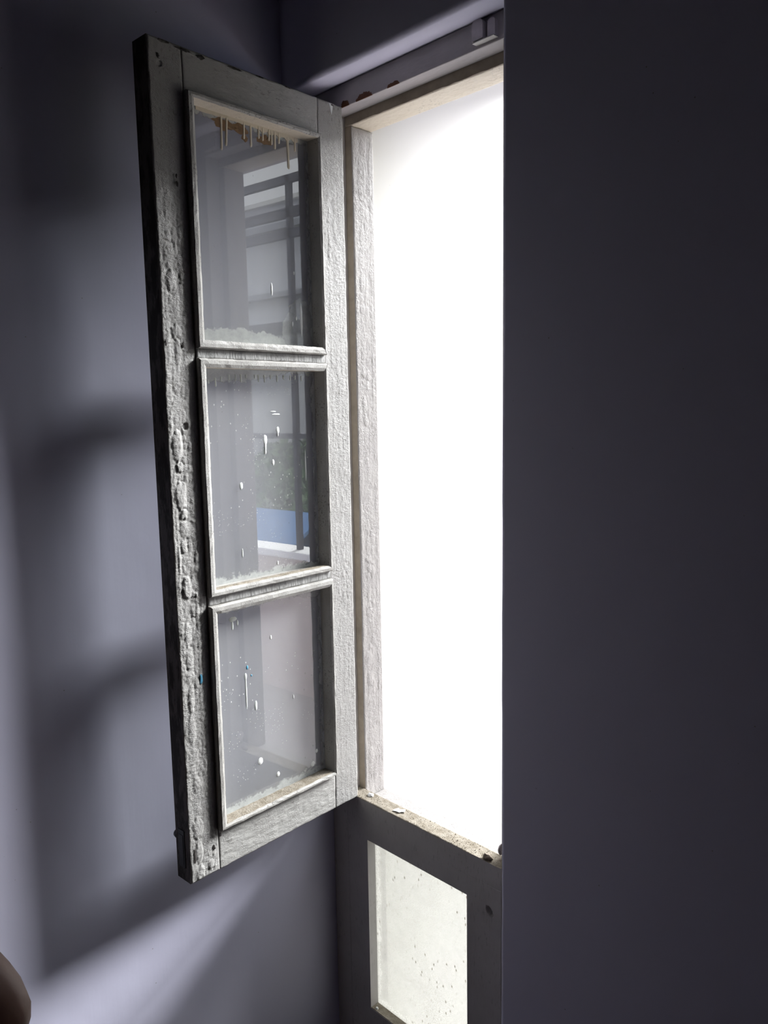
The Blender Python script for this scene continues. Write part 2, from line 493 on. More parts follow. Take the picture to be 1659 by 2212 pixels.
# unseen door added to the left wall, dark to soak up bounced light
M['added_door_wood'] = simple('dark_added_door_wood', (0.060, 0.036, 0.024), 0.5, 0, 12, 0.3)
dr = empty('added_door_1', (XL, -1.25, 0)); dr['kind'] = 'structure'
def dpart(mb, name, mat=None):
    ob = mb.build(name, mat or M['added_door_wood']); ob.parent = dr; ob.matrix_parent_inverse = Matrix.Translation((-XL, 1.25, 0)); return ob
for (ya, yb) in ((-0.80, -0.73), (-1.77, -1.70)):
    dpart(MB().box(XL, XL + .035, ya, yb, 0.0, 2.12, .003), 'added_door_frame')
dpart(MB().box(XL, XL + .035, -1.70, -0.80, 2.05, 2.12, .003), 'added_door_frame')
leaf = dpart(MB().box(XL + .001, XL + .020, -1.698, -0.802, 0.004, 2.048, .002), 'added_door_leaf')
for (za, zb) in ((0.15, 0.95), (1.10, 1.90)):
    for (ya, yb) in ((-1.62, -1.29), (-1.21, -0.88)):
        dpart(MB().box(XL + .020, XL + .028, ya, yb, za, zb, .004), 'added_door_panel')
hd_ = MB().cyl((XL + .02, -0.845, 1.0), (XL + .06, -0.845, 1.0), .009, .009, 10).cyl((XL + .06, -0.845, 1.0), (XL + .085, -0.845, 1.0), .022, .018, 14)
dpart(hd_, 'added_door_handle', M['dark_metal'])

# window wall: inner leaf with soft plaster arrises, outer leaf plain
w = MB()
zz = np.arange(0, z_(ZS) + 0.001, 0.02)
rad = 0.007
rings = []
for k, zv in enumerate(zz):
    wob = 0.0016 * (vnoise(zv * 18, 0.5, 3) - 0.5) + 0.0028 * (vnoise(zv * 4, 2.5, 4) - 0.5)
    prof = [(3.2, YW)]
    for i in range(6):
        a = math.radians(270 - 90 * i / 5)
        prof.append((XE + wob + rad + rad * math.cos(a), YW + rad + rad * math.sin(a)))
    prof += [(XE + wob, -0.0005), (3.2, -0.0005)]
    rings.append([w.bm.verts.new((p[0], p[1], zv)) for p in prof])
for a, b in zip(rings[:-1], rings[1:]):
    for i in range(len(a)):
        w.bm.faces.new((a[i], a[(i + 1) % len(a)], b[(i + 1) % len(a)], b[i]))
w.bm.faces.new(rings[0][::-1]); w.bm.faces.new(rings[-1])
# lintel with rounded lower arris, soffit rising to the frame head
rings = []
for xv in list(np.arange(XL, 0.45, 0.015)) + [3.2]:
    wob = 0.004 * (vnoise(xv * 9, 0.2, 8) - 0.5) if xv < 0.45 else 0
    prof = [(-0.0005, 3.0), (YW, 3.0)]
    rl = 0.009
    for i in range(6):
        a = math.radians(180 + 80 * i / 5)
        prof.append((YW + rl + rl * math.cos(a), z_(ZS) + rl + wob + rl * math.sin(a)))
    prof += [(-0.035, z_(1.2665) + wob), (-0.014, z_(1.2715) + wob * 0.5), (-0.0005, z_(1.2775))]
    rings.append([w.bm.verts.new((xv, p[0], p[1])) for p in prof])
for a, b in zip(rings[:-1], rings[1:]):
    for i in range(len(a)):
        w.bm.faces.new((a[i], a[(i + 1) % len(a)], b[(i + 1) % len(a)], b[i]))
w.bm.faces.new(rings[0][::-1]); w.bm.faces.new(rings[-1])
w.box(XL, XE, YW, -0.0005, 0.0, z_(-0.662))
w.box(0.387, 3.2, 0.0, 0.085, 0.0, 3.0)
w.box(XL, 0.387, 0.0, 0.085, z_(1.2778), 3.0)
w.box(XL, 0.387, 0.0, 0.085, 0.0, z_(-0.662))
wf = w.build('wall_front', M['lavender'])
struct(wf)
wf.data.polygons.foreach_set('use_smooth', [len(p.vertices) == 4 and p.area < 0.02 for p in wf.data.polygons])

# ================================================================== OUTSIDE (terrace, grille, neighbours)
MB().box(-0.30, -0.020, 0.0855, 2.0, 0.0, 3.6).build('wall_outside', M['cream_wall'])['kind'] = 'structure'
MB().box(-0.30, 5.5, 0.0855, 2.2, -0.15, 0.0).build('terrace_floor', M['terrace'])['kind'] = 'structure'
o = MB().box(-0.02, 1.5, 0.0855, 0.53, z_(1.408), z_(1.475), 0.004).build('sunshade', M['concrete'])
tag(o, 'grey concrete sunshade slab over the outside of the window', 'sunshade')

par = empty('parapet', (2.5, 2.06, 0))
tag(par, 'beige terrace parapet with white coping, mirrored in the sash panes', 'parapet')
for ob in (MB().box(0.405, 5.5, 2.0, 2.12, 0.0, z_(-0.10)).build('parapet_wall', M['parapet']),
           MB().box(0.405, 5.5, 1.97, 2.15, z_(-0.10), z_(-0.058), 0.006).build('coping', M['coping'])):
    ob.parent = par; ob.matrix_parent_inverse = Matrix.Translation((-2.5, -2.06, 0))
o = MB().box(-0.02, 0.4, 1.98, 2.14, 0.0, 6.5, 0.01).build('added_terrace_pier', M['cream_wall'])  # added out of view to hold back sun coming in at shallow angles
tag(o, 'tall cream pier added out of view at the end of the terrace to block sunlight', 'pier')
gr = empty('terrace_grille', (2.5, 2.06, z_(-0.058)))
tag(gr, 'dark iron grille standing on the terrace parapet, mirrored in the panes', 'grille')
def gpart(mb, name):
    ob = mb.build(name, M['grille']); ob.parent = gr
    ob.matrix_parent_inverse = Matrix.Translation((-2.5, -2.06, -z_(-0.058)))
for zc, hh in ((0.59, 0.03), (1.19, 0.07), (1.69, 0.045), (1.80, 0.05), (1.975, 0.04)):
    gpart(MB().box(0.405, 5.4, 2.045, 2.075, z_(zc - hh / 2), z_(zc + hh / 2)), 'rail')
for i in range(1, 11):
    xb = 0.24 + 0.495 * i
    gpart(MB().box(xb - 0.014, xb + 0.014, 2.045, 2.075, z_(-0.058), z_(1.995)), 'upright')

GZ = -2.6
MB().box(-30, 40, 2.2, 60, GZ - 0.2, GZ).build('garden_ground', M['ground'])['kind'] = 'structure'

def tree(loc, h, cr_, seed, leafm, label, n=3200):
    r = np.random.default_rng(seed)
    t = empty('garden_tree', loc)
    tag(t, label, 'tree', 'trees beyond the terrace')
    tb = MB()
    pts = [Vector((0, 0, 0))]
    for k in range(1, 6):
        pts.append(Vector((r.uniform(-.12, .12) * k * .4, r.uniform(-.12, .12) * k * .4, h * 0.75 * k / 5)))
    for k in range(5):
        tb.cyl(pts[k], pts[k + 1], 0.11 - 0.016 * k, 0.11 - 0.016 * (k + 1), 9)
    for k in range(7):
        b = pts[2 + k % 3]; an = 2.4 * k
        tb.cyl(b, b + Vector((math.cos(an) * cr_ * .7, math.sin(an) * cr_ * .7, h * 0.18)), 0.035, 0.012, 6)
    tb.build('trunk', M['bark'], t)
    cl = [(r.normal(0, cr_ * .45, 3) * np.array([1, 1, .9]) + np.array([0, 0, h * .72]), r.uniform(.35, .6) * cr_) for _ in range(12)]
    vv = []; ff = []
    for k in range(n):
        c, rad_ = cl[r.integers(len(cl))]
        d = r.normal(0, 1, 3); d /= np.linalg.norm(d)
        p = c + d * rad_ * r.uniform(.55, 1.0) ** .5
        a = r.normal(0, 1, 3); a /= np.linalg.norm(a); b = np.cross(a, r.normal(0, 1, 3)); b /= np.linalg.norm(b)
        s = r.uniform(.05, .10)
        i0 = len(vv)
        vv += [p - a * s, p + b * s * .45, p + a * s, p - b * s * .45]
        ff.append((i0, i0 + 1, i0 + 2, i0 + 3))
    cm = mesh_from('crown', vv, ff)
    add_obj('crown', cm, leafm, t)
tree((6.1, 5.9, GZ), 4.0, 0.95, 1, M['leaf'], 'dark green tree closest to the terrace, mirrored in the middle pane')
tree((11.2, 8.2, GZ), 4.2, 0.8, 2, M['leaf2'], 'lighter green tree right behind the terrace grille, mirrored in the middle pane')
tree((8.3, 7.9, GZ), 4.5, 0.7, 3, M['leaf'], 'tallest green tree in front of the grey house')

hb = empty('neighbour_house', (15, 14, GZ))
tag(hb, 'pale grey roughcast house beyond the trees, mirrored in the top pane', 'house')
def hpart(mb, name, mat):
    ob = mb.build(name, mat); ob.parent = hb; ob.matrix_parent_inverse = Matrix.Translation((-15, -14, -GZ)); return ob
hpart(MB().box(8, 22, 10.0, 18, GZ, z_(4.75)), 'wall', M['facade'])
hpart(MB().box(7.8, 22.2, 9.75, 18.2, z_(4.20), z_(4.32)), 'ledge', M['facade_dark'])
hpart(MB().box(7.8, 22.2, 9.8, 18.2, z_(2.95), z_(3.05)), 'ledge', M['facade_dark'])
hpart(MB().box(7.8, 22.2, 9.8, 18.2, z_(2.35), z_(2.45)), 'ledge', M['facade_dark'])
hpart(MB().box(7.8, 22.2, 9.9, 18.2, z_(4.75), z_(4.83)), 'coping', M['coping'])
for xw in (8.6, 12.4, 15.4, 18.5):
    wn_ = hpart(MB().box(xw, xw + 1.2, 9.95, 10.05, z_(0.6), z_(1.9)), 'window', M['coping'])
    pane_ = MB().box(xw + .08, xw + 1.12, 9.93, 9.96, z_(0.68), z_(1.82)).build('pane', M['win_dark'])
    pane_.parent = wn_; pane_.matrix_parent_inverse = wn_.matrix_parent_inverse
sh = empty('garden_shed', (5.3, 4.3, GZ))
tag(sh, 'low shed under a blue tarpaulin, mirrored at the foot of the middle pane', 'shed')
def spart(mb, name, mat):
    ob = mb.build(name, mat); ob.parent = sh; ob.matrix_parent_inverse = Matrix.Translation((-5.3, -4.3, -GZ))
spart(MB().box(4.3, 5.9, 3.6, 4.9, GZ, z_(-0.75)), 'shed_wall', M['facade_dark'])
spart(MB().prism([(3.45, z_(-0.78)), (4.25, z_(-0.28)), (5.05, z_(-0.78)), (5.05, z_(-0.74)), (4.25, z_(-0.24)), (3.45, z_(-0.74))], 'x', 4.15, 6.05), 'tarpaulin', M['tarp'])

# ================================================================== WINDOW FRAME (structure)
wd = empty('window_1', (0, 0, z_(0)))
tag(wd, 'old wooden window frame in the corner, with a fixed dirty pane below', None, None, 'structure')
# children of wd are built in its local space: z measured from the transom's top

def peeled(base):
    """frame paint with chips down to red wood along the lower arris of the head"""
    t = NT('frame_paint_chipped')
    v = t.mapping()
    col = t.mix(t.ramp(t.noise(v, 14, 4, 0.6), 0.35, 0.7), (0.52, 0.49, 0.50), (0.45, 0.43, 0.44))
    sep = t.n.new('ShaderNodeSeparateXYZ'); t.link(v, sep.inputs[0])
    nz = t.math('MULTIPLY', t.math('SUBTRACT', t.noise(v, 150, 3, 0.6), 0.5), 2.2)
    acc = None
    for (cx, cz, rx, rz) in ((0.0065, 1.2388, .012, .011), (0.054, 1.2388, .021, .0105), (0.123, 1.2388, .015, .0065)):
        ex = t.math('DIVIDE', t.math('SUBTRACT', sep.outputs[0], cx), rx)
        ez = t.math('DIVIDE', t.math('SUBTRACT', sep.outputs[2], cz), rz)
        rr = t.math('ADD', t.math('ADD', t.math('MULTIPLY', ex, ex), t.math('MULTIPLY', ez, ez)), nz)
        mk = t.ramp(rr, 0.80, 0.90, (1, 1, 1, 1), (0, 0, 0, 1))
        acc = mk if acc is None else t.math('MAXIMUM', acc, mk)
    wood = t.mix(t.noise(v, 200, 3, 0.6), (0.055, 0.02, 0.012), (0.22, 0.085, 0.04))
    acc = t.math('MULTIPLY', acc, t.math('LESS_THAN', sep.outputs[1], 0.0012))
    col = t.mix(acc, col, wood)
    n = t.bump(t.math('SUBTRACT', t.noise(t.mapping((.25, 1, 1)), 150, 4, 0.6), t.math('MULTIPLY', acc, 1.5)), 0.4, 0.002)
    return t.set(col, 0.55, n, spec=0.35)
M['frame_chip'] = peeled('x')

# head
def hd(U, V): return 0.0009 * (vnoise(U * 90, V * 40, 5) - .5) + 0.0006 * (vnoise(U * 300, V * 200, 6) - .5)
MB().box(-0.0735, 0.3865, 0.0, 0.033, 1.2388, 1.2772, 0.0015).build('head', M['frame_chip'], wd)
relief_box('head', (0.4, 0.052), 0.055,
           lambda U, V: blisters(V, U, 0.052, 0.4, ((0.25, .006, .0007, .008, .03), (.7, .007, .0006, .01, .03)), 31, .0005),
           M['cream'], wd, lambda u, v, d: (u * 1.15 - 0.0735, 0.033 + v, 1.222 - d), 0.002, M['wood'])
# rotten bits hanging on the head's rebate
# jamb on the hinge side
MB().box(-0.0735, -0.031, 0.0, 0.033, -0.66, 1.2385, 0.001).build('jamb', M['frame'], wd)
relief_box('jamb', (0.052, 1.88), 0.058,
           lambda U, V: blisters(U, V, 0.052, 1.88, ((.38, .0075, .0010, .010, .040), (.55, .006, .0007, .008, .03), (.82, .004, .0005, .02, .06), (.12, .004, .0004, .02, .07)), 41, .0003),
           M['jamb'], wd, lambda u, v, d: (-0.0145 + d, 0.033 + u, -0.659 + v), 0.0015, M['wood'])
# jamb on the far side, hidden behind the plaster edge
MB().box(0.338, 0.3865, 0.0, 0.033, -0.66, 1.2385, 0.001).build('jamb', M['jamb'], wd)
MB().box(0.3215, 0.3865, 0.033, 0.085, -0.66, 1.2215, 0.002).build('jamb', M['jamb'], wd)
# transom
def trh(U, V):
    return 0.0010 * (vnoise(U * 60, V * 60, 15) - .5) + 0.0007 * (vnoise(U * 260, V * 260, 16) - .5) - 0.0035 * np.clip((U - 0.22) / 0.15, 0, 1) ** 2
relief_box('transom', (0.369, 0.033), 0.0399, trh, M['dust'], wd, lambda u, v, d: (-0.031 + u, v, d), 0.0018, M['frame'])
MB().box(-0.0135, 0.321, 0.0335, 0.085, -0.04, -0.018, 0.002).build('transom', M['jamb'], wd)
MB().box(-0.031, 0.338, 0.0, 0.033, -0.66, -0.482, 0.002).build('sill', M['frame'], wd)

# fixed lower light: stiles, rails, pane
fx = empty('fixed_sash'); fx.parent = wd
MB().box(-0.0308, 0.0233, 0.0, 0.033, -0.4815, -0.0400, 0.0002).build('stile', M['frame'], fx)
def holes(U, V):
    h = 0.0005 * (vnoise(U * 70, V * 9, 51) - .5) + 0.0004 * (vnoise(U * 300, V * 60, 52) - .5)
    hu, hv = 0.3137 - 0.266, -0.0845 + 0.4815
    d = np.hypot((U - hu) + 0.35 * (V - hv), (V - hv) * 0.8) + 0.0022 * (vnoise(U * 500, V * 500, 53) - .5)
    h -= 0.012 * np.clip((0.0068 - d) / 0.0025, 0, 1)
    return h
relief_box('stile', (0.072, 0.4415), 0.0325, holes, M['frame'], fx, lambda u, v, d: (0.266 + u, -d, -0.4815 + v), 0.0012, None, 0.1)
MB().box(0.0233, 0.266, 0.0, 0.033, -0.0777, -0.0400, 0.0002).build('top_rail', M['frame'], fx)
MB().box(0.0233, 0.266, 0.0, 0.033, -0.4815, -0.4274, 0.0002).build('bottom_rail', M['frame'], fx)

def pane_mesh(name, x0, x1, z0, z1, y0, y1):
    """thin slab with UV in metres and its size as an attribute"""
    vs_ = [(x0, y0, z0), (x1, y0, z0), (x1, y1, z0), (x0, y1, z0), (x0, y0, z1), (x1, y0, z1), (x1, y1, z1), (x0, y1, z1)]
    fs_ = [(3, 2, 1, 0), (4, 5, 6, 7), (0, 1, 5, 4), (1, 2, 6, 5), (2, 3, 7, 6), (3, 0, 4, 7)]
    me = mesh_from(name, vs_, fs_); fix_normals(me)
    uvl = me.uv_layers.new(name='UVMap')
    for li, l in enumerate(me.loops):
        c = me.vertices[l.vertex_index].co
        uvl.data[li].uv = (c.x - x0, c.z - z0)
    at = me.attributes.new('size', 'FLOAT_VECTOR', 'POINT')
    for d_ in at.data: d_.vector = (x1 - x0, z1 - z0, 0)
    return me
M['glass_low'] = glass_mat('dirty_fixed_glass', 0.022, 0.2, 0.3, frost=0.30, frost_col=(0.70, 0.70, 0.66), tint=(0.66, 0.66, 0.64), edge_col=(0.80, 0.80, 0.76), dark=True)
add_obj('pane', pane_mesh('pane', 0.0235, 0.2658, -0.4272, -0.0779, 0.0195, 0.0225), M['glass_low'], fx)
MB().box(0.0236, 0.2657, 0.001, 0.019, -0.4274, -0.4262, 0.0).build('dust_layer', M['dust'], fx)
MB().cyl((0.034, 0.006, -0.4262), (0.034, 0.006, -0.4235), 0.0032, 0.002, 10).build('nail_head', M['flake'], fx)

# iron bolt keeper on the head: plate, two rounded lugs, chipped lower lip
kp = empty('bolt_keeper'); kp.parent = wd
tag(kp, 'grey painted iron bolt keeper on the window head')
def lug(x0, x1, z0, z1, y0, y1, mat, name):
    xm = (x0 + x1) / 2; r = (x1 - x0) / 2
    poly = [(x0, z0), (x1, z0)] + [(xm + r * math.cos(math.radians(a)), z1 - r * .8 + r * .8 * math.sin(math.radians(a))) for a in range(0, 181, 20)]
    MB().prism(poly, 'y', y0, y1).build(name, mat, kp)
lug(0.2912, 0.3106, 1.2455, 1.2735, -0.0115, 0.0, M['grey_metal'], 'lug')
lug(0.3160, 0.3292, 1.2450, 1.2690, -0.0075, 0.0, M['grey_metal'], 'lug')
MB().box(0.2912, 0.3300, -0.0112, -0.0002, 1.2428, 1.2442, 0.0004).build('lip', M['frame'], kp)
MB().box(0.3108, 0.3158, -0.0015, 0.0, 1.2455, 1.2685).build('gap_shade', M['dark_metal'], kp)  # dark sheet between the lugs, its colour standing in for shade in the gap
# stop peg on the far jamb just above the transom
MB().cyl((0.3378, 0.0165, 0.022), (0.327, 0.0165, 0.022), 0.0065, 0.0065, 14).cyl((0.327, 0.0165, 0.022), (0.3245, 0.0165, 0.022), 0.0098, 0.0085, 14).build('peg', M['grey_metal'], wd)

# ================================================================== THE OPEN CASEMENT SASH
DEL = math.radians(3.0853)
sash = empty('casement_sash', (0, 0, z_(0)), -(math.pi / 2 - DEL))
tag(sash, 'open white three-pane casement sash with blistered old paint', 'window sash')
T = 0.0365
HT = 1.240; HB = 0.002
A0, A1 = 0.0, 0.371
OA0, OA1 = 0.058, 0.317           # outer line of the beads
IA0, IA1 = 0.066, 0.305           # inner line of the beads
PANES = [(0.8235, 1.1815, 0.8360, 1.1735), (0.4490, 0.8095, 0.4595, 0.7965), (0.0695, 0.4350, 0.0770, 0.4215)]
# local: x along the sash from the hinge, y out of its face, z up
def stile_free(U, V):
    top = np.clip((1.10 - V) / 0.12, 0.12, 1)
    h = blisters(U, V, 0.054, 1.238, ((.34, .0090, .0030, .012, .050), (.52, .0055, .0016, .006, .026), (.66, .0052, .0020, .005, .020), (.80, .0040, .0014, .003, .009), (.14, .004, .0010, .02, .06)), 61, .0006) * top
    return h - 0.0010 * (np.hypot(U - 0.018, V - 1.205) < 0.004) - 0.003 * (np.hypot(U - 0.030, (V - 0.708) * .8) < 0.0045)
relief_box('stile', (OA1 * 0 + A1 - OA1, HT - HB), T, stile_free, M['sash'], sash, lambda u, v, d: (A1 - u, d, HB + v), 0.0013, M['edge'])
relief_box('stile', (OA0, HT - HB), T,
           lambda U, V: blisters(U, V, 0.058, 1.238, ((.42, .0050, .0007, .004, .014), (.66, .0045, .0008, .003, .009), (.25, .004, .0005, .003, .008)), 71, .0004) * np.clip((1.17 - V) / 0.05, .2, 1) * (0.45 + .55 * np.clip((V - .10) / .15, 0, 1)),
           M['sash'], sash, lambda u, v, d: (u, d, HB + v), 0.0013)
def rough_rail(seed, amp):
    return lambda U, V: amp * (vnoise(U * 45, V * 160, seed) - .5) + amp * .8 * (vnoise(U * 160, V * 420, seed + 1) - .5) + amp * 1.5 * np.clip(vnoise(U * 55, V * 70, seed + 2) - .62, 0, 1)
relief_box('top_rail', (OA1 - OA0 - .0006, HT - PANES[0][1]), T, rough_rail(81, .0006), M['rail'], sash, lambda u, v, d: (OA0 + .0003 + u, d, PANES[0][1] + v), 0.0014)
relief_box('bottom_rail', (OA1 - OA0 - .0006, PANES[2][0] - HB), T, rough_rail(85, .0006), M['rail'], sash, lambda u, v, d: (OA0 + .0003 + u, d, HB + v), 0.0014)
for (zb, zt) in ((PANES[1][1], PANES[0][0]), (PANES[2][1], PANES[1][0])):
    relief_box('glazing_bar', (OA1 - OA0 - .0006, zt - zb), T + .003,
               lambda U, V: .0009 * (vnoise(U * 420, V * 60, 91) - .5) + .0004 * (vnoise(U * 900, V * 300, 92) - .5),
               M['bar'], sash, lambda u, v, d, zb=zb: (OA0 + .0003 + u, .003 + d, zb + v), 0.0012)

GY = -0.0175          # front of the glass
def bead(o0, o1, i0, i1, mat, side):
    """mitred bead between two outer and two inner corners (x, z); section from the glass to a chamfered crest"""
    sec = [(0.0, GY), (0.0, 0.0075), (0.18, 0.0098), (0.62, 0.0100), (1.0, 0.0078), (1.0, GY)]
    n = 26
    vv = []
    for k in range(n + 1):
        t = k / n
        for j, (u, y) in enumerate(sec):
            px = o0[0] + (i0[0] - o0[0]) * u; pz = o0[1] + (i0[1] - o0[1]) * u
            qx = o1[0] + (i1[0] - o1[0]) * u; qz = o1[1] + (i1[1] - o1[1]) * u
            jit = 0.0007 * (random.random() - .5) if (0 < j < 5 and 0 < k < n) else 0
            jy = 0.0009 * (random.random() - .5) if (0 < j < 5) else 0
            dx, dz = (jit, 0) if side == 'v' else (0, jit)
            vv.append((px + (qx - px) * t + dx, y + jy, pz + (qz - pz) * t + dz))
    ns = len(sec); ff = []
    for k in range(n):
        for j in range(ns):
            a = k * ns + j; b = k * ns + (j + 1) % ns
            ff.append((a, b, b + ns, a + ns))
    ff.append(tuple(range(ns))[::-1]); ff.append(tuple(n * ns + j for j in range(ns)))
    me = mesh_from('bead', vv, ff); fix_normals(me)
    return add_obj('bead', me, mat, sash)
g = 0.0002
panes = []
GM = [glass_mat('top_pane_glass', 0.024, 0.21, 0.3, edge_col=(0.62, 0.65, 0.58), patches=((0.16, 0.000, 0.13, 0.040, .8), (0.035, 0.0, .05, .10, .6))),
      glass_mat('middle_pane_glass', 0.030, 0.22, 0.8, edge_col=(0.76, 0.79, 0.74), patches=((0.20, 0.365, 0.16, 0.040, .9), (0.0, 0.2, .016, .25, .8))),
      glass_mat('bottom_pane_glass', 0.028, 0.26, 1.0, edge_col=(0.76, 0.80, 0.76), patches=((0.255, 0.15, .03, .22, .45), (0.02, .36, .07, .03, .7)))]
for k, (zo0, zo1, zi0, zi1) in enumerate(PANES):
    O = [(OA0 + g, zo0 + g), (OA1 - g, zo0 + g), (OA1 - g, zo1 - g), (OA0 + g, zo1 - g)]
    I = [(IA0, zi0), (IA1, zi0), (IA1, zi1), (IA0, zi1)]
    bead(O[0], O[1], I[0], I[1], M['bead'], 'h')
    bead(O[1], O[2], I[1], I[2], M['bead'], 'v')
    top = bead(O[3], O[2], I[3], I[2], M['bead'], 'h')
    top.data.materials.append(M['cream'])
    for p in top.data.polygons:                     # cream underside of the top bead
        if abs(p.normal.z) > 0.8 and p.center.z < zi1 + 0.002 and p.center.y < 0.006: p.material_index = 1
    bead(O[0], O[3], I[0], I[3], M['bead'], 'v')
    pn = add_obj('pane', pane_mesh('pane', OA0 + .0004, OA1 - .0004, zo0 + .0004, zo1 - .0004, GY - .003, GY - .0001), GM[k], sash)
    panes.append(pn)
    if k > 0:
        relief_box('dust_layer', (IA1 - IA0 - .002, (0.0245 if k == 2 else 0.014)), 0.0004,
                   lambda U, V: .0004 + .0008 * vnoise(U * 500, V * 500, 95), M['dust'], sash,
                   lambda u, v, d, zi0=zi0, kk=k: (IA0 + .001 + u, (GY if kk == 2 else GY + .011) + v, zi0 + .0004 + d), 0.0012)
# drips and splashes: small raised pools of dried paint, each stuck on its pane
def blob_mesh(outline, y0=GY, th=0.0009):
    cx = sum(p[0] for p in outline) / len(outline); cz = sum(p[1] for p in outline) / len(outline)
    n = len(outline)
    vv = [(p[0], y0, p[1]) for p in outline] + [(cx + (p[0] - cx) * .7, y0 + th, cz + (p[1] - cz) * .85) for p in outline] + [(cx, y0 + th * 1.15, cz)]
    ff = [(i, (i + 1) % n, n + (i + 1) % n, n + i) for i in range(n)] + [(n + i, n + (i + 1) % n, 2 * n) for i in range(n)]
    me = mesh_from('paint', vv, ff); fix_normals(me)
    return me
def drip(pane, a0, z0, a1, z1, wd_, mat):
    o_ = []
    m_ = 9
    for i in range(m_):
        t = i / (m_ - 1)
        ww = wd_ * (0.5 - 0.12 * t + (0.08 if t > .85 else 0) + random.uniform(-.03, .03))
        o_.append((a0 + (a1 - a0) * t - ww, z0 + (z1 - z0) * t))
    for i in range(5):
        t = math.pi * (i + 1) / 6
        o_.append((a1 - math.cos(t) * wd_ * .42, z1 - math.sin(t) * wd_ * .5))
    for i in range(m_ - 1, -1, -1):
        t = i / (m_ - 1)
        ww = wd_ * (0.5 - 0.12 * t + (0.08 if t > .85 else 0) + random.uniform(-.03, .03))
        o_.append((a0 + (a1 - a0) * t + ww, z0 + (z1 - z0) * t))
    return add_obj('paint_drip', blob_mesh(o_), mat, pane, True)
DR = [(0.24, 1.1735, 0.2412, 1.1236, 0.0046), (0.2297, 1.1735, 0.2326, 1.1317, 0.0047), (0.1975, 1.1735, 0.1984, 1.1485, 0.0045), (0.1849, 1.1735, 0.1851, 1.1405, 0.0049), (0.1693, 1.1735, 0.1692, 1.1557, 0.0042), (0.1609, 1.1735, 0.1615, 1.154, 0.0042), (0.1488, 1.1735, 0.1488, 1.1569, 0.0042), (0.1433, 1.1735, 0.1433, 1.1528, 0.0045), (0.1364, 1.1735, 0.1371, 1.1477, 0.005), (0.1283, 1.1735, 0.1282, 1.158, 0.0046), (0.1101, 1.1735, 0.1092, 1.1236, 0.0060), (0.0944, 1.1735, 0.0945, 1.1528, 0.0040)]
for d_ in DR: drip(panes[0], *d_, M['drip'])
def ragged(cx, cz, rx, rz, n=22, j=.3):
    return [(cx + rx * (1 + random.uniform(-j, j)) * math.cos(2 * math.pi * i / n), cz + rz * (1 + random.uniform(-j, j)) * math.sin(2 * math.pi * i / n)) for i in range(n)]
# the thick cream run the drips hang from, and old brown putty stains behind it
run = [(0.285, 1.1738)]
for i in range(41):
    a = 0.285 - i * (0.285 - 0.088) / 40
    depth = 0.0045 + 0.0045 * (a < 0.175) * (0.5 + 0.5 * math.sin(a * 900)) + random.uniform(0, .0012)
    run.append((a, 1.1735 - depth))
run.append((0.088, 1.1738))
me = mesh_from('paint_run', [(p[0], GY + .0007, p[1]) for p in run] + [(p[0], GY - .0002, p[1]) for p in run], [tuple(range(len(run)))] + [(i, (i + 1) % len(run), len(run) + (i + 1) % len(run), len(run) + i) for i in range(len(run))])
fix_normals(me)
add_obj('paint_run', me, M['drip'], panes[0])
for (cx, cz, rx, rz) in ((0.235, 1.160, .020, .008), (0.205, 1.1605, .016, .007), (0.1565, 1.1545, .016, .0075), (0.1973, 1.1488, .006, .005)):
    add_obj('brown_stain', blob_mesh(ragged(cx, cz, rx, rz), GY, .0003), M['rust'], panes[0], True)
SP = [(1, .1784, .6841, .0044, .0078, 'splat'), (1, .1513, .6991, .0036, .0055, 'splat'), (1, .1636, .646, .0028, .005, 'splat'), (1, .0922, .6369, .0015, .028, 'splat'), (1, .2308, .6124, .0034, .006, 'paleg'),
      (2, .2139, .1431, .0055, .0062, 'splat'), (2, .1771, .1062, .0038, .0044, 'splat'), (2, .0963, .0957, .0046, .0055, 'splat'), (2, .0864, .117, .0032, .0038, 'splat'), (2, .2378, .2714, .0018, .0314, 'paleg'), (2, .2378, .298, .0027, .0055, 'paleg'), (2, .219, .2427, .003, .0092, 'paleg'),
      (2, .2338, .3123, .0023, .0036, 'blue_splash'), (2, .226, .2968, .0017, .0019, 'blue_splash'), (0, .1536, .9261, .002, .0105, 'splat'), (0, .1049, .9571, .0013, .003, 'splat'), (0, .0916, .8829, .0026, .0268, 'splat'), (0, .1029, .8836, .0018, .0033, 'splat'), (0, .1115, .8739, .0014, .0045, 'splat'),
      (2, .1822, .3515, .0021, .0040, 'splat'), (2, .1368, .2341, .0015, .0042, 'splat'), (1, .1614, .4763, .0018, .0036, 'splat'), (1, .2336, .5036, .0013, .0075, 'paleg'), (1, .1541, .7251, .0090, .0013, 'splat'), (1, .1598, .7297, .0062, .0010, 'splat'),
      (2, .2583, .399, .0078, .0042, 'paleg'), (2, .2597, .3886, .0023, .0076, 'paleg'), (2, .2495, .3917, .0018, .0053, 'paleg')]
for (k, a, z, ra, rz, mt) in SP:
    add_obj('paint_splash', blob_mesh(ragged(a, z, ra, rz, 14, .10), GY, .0006), M[mt], panes[k], True)
drip(panes[1], .1784, .680, .1794, .6625, .0046, M['splat'])
drip(panes[1], .1513, .696, .1520, .690, .0034, M['splat'])
for i in range(17):   # ragged fringe of drips under the painted top of the middle pane
    a = 0.298 - i * 0.0125 + random.uniform(-.003, .003)
    z0 = 0.789 - 0.012 * max(0, (a - .24) / .06); 
    drip(panes[1], a, z0, a + random.uniform(-.0005, .0005), z0 - random.uniform(.004, .013), random.uniform(.0022, .0036), M['paleg'])
# blue dab on the free stile
me = blob_mesh(ragged(.3355, .325, .0028, .0085, 16, .3), 0.0012, .0007)
add_obj('blue_dab', me, M['blue_splash'], sash, True)
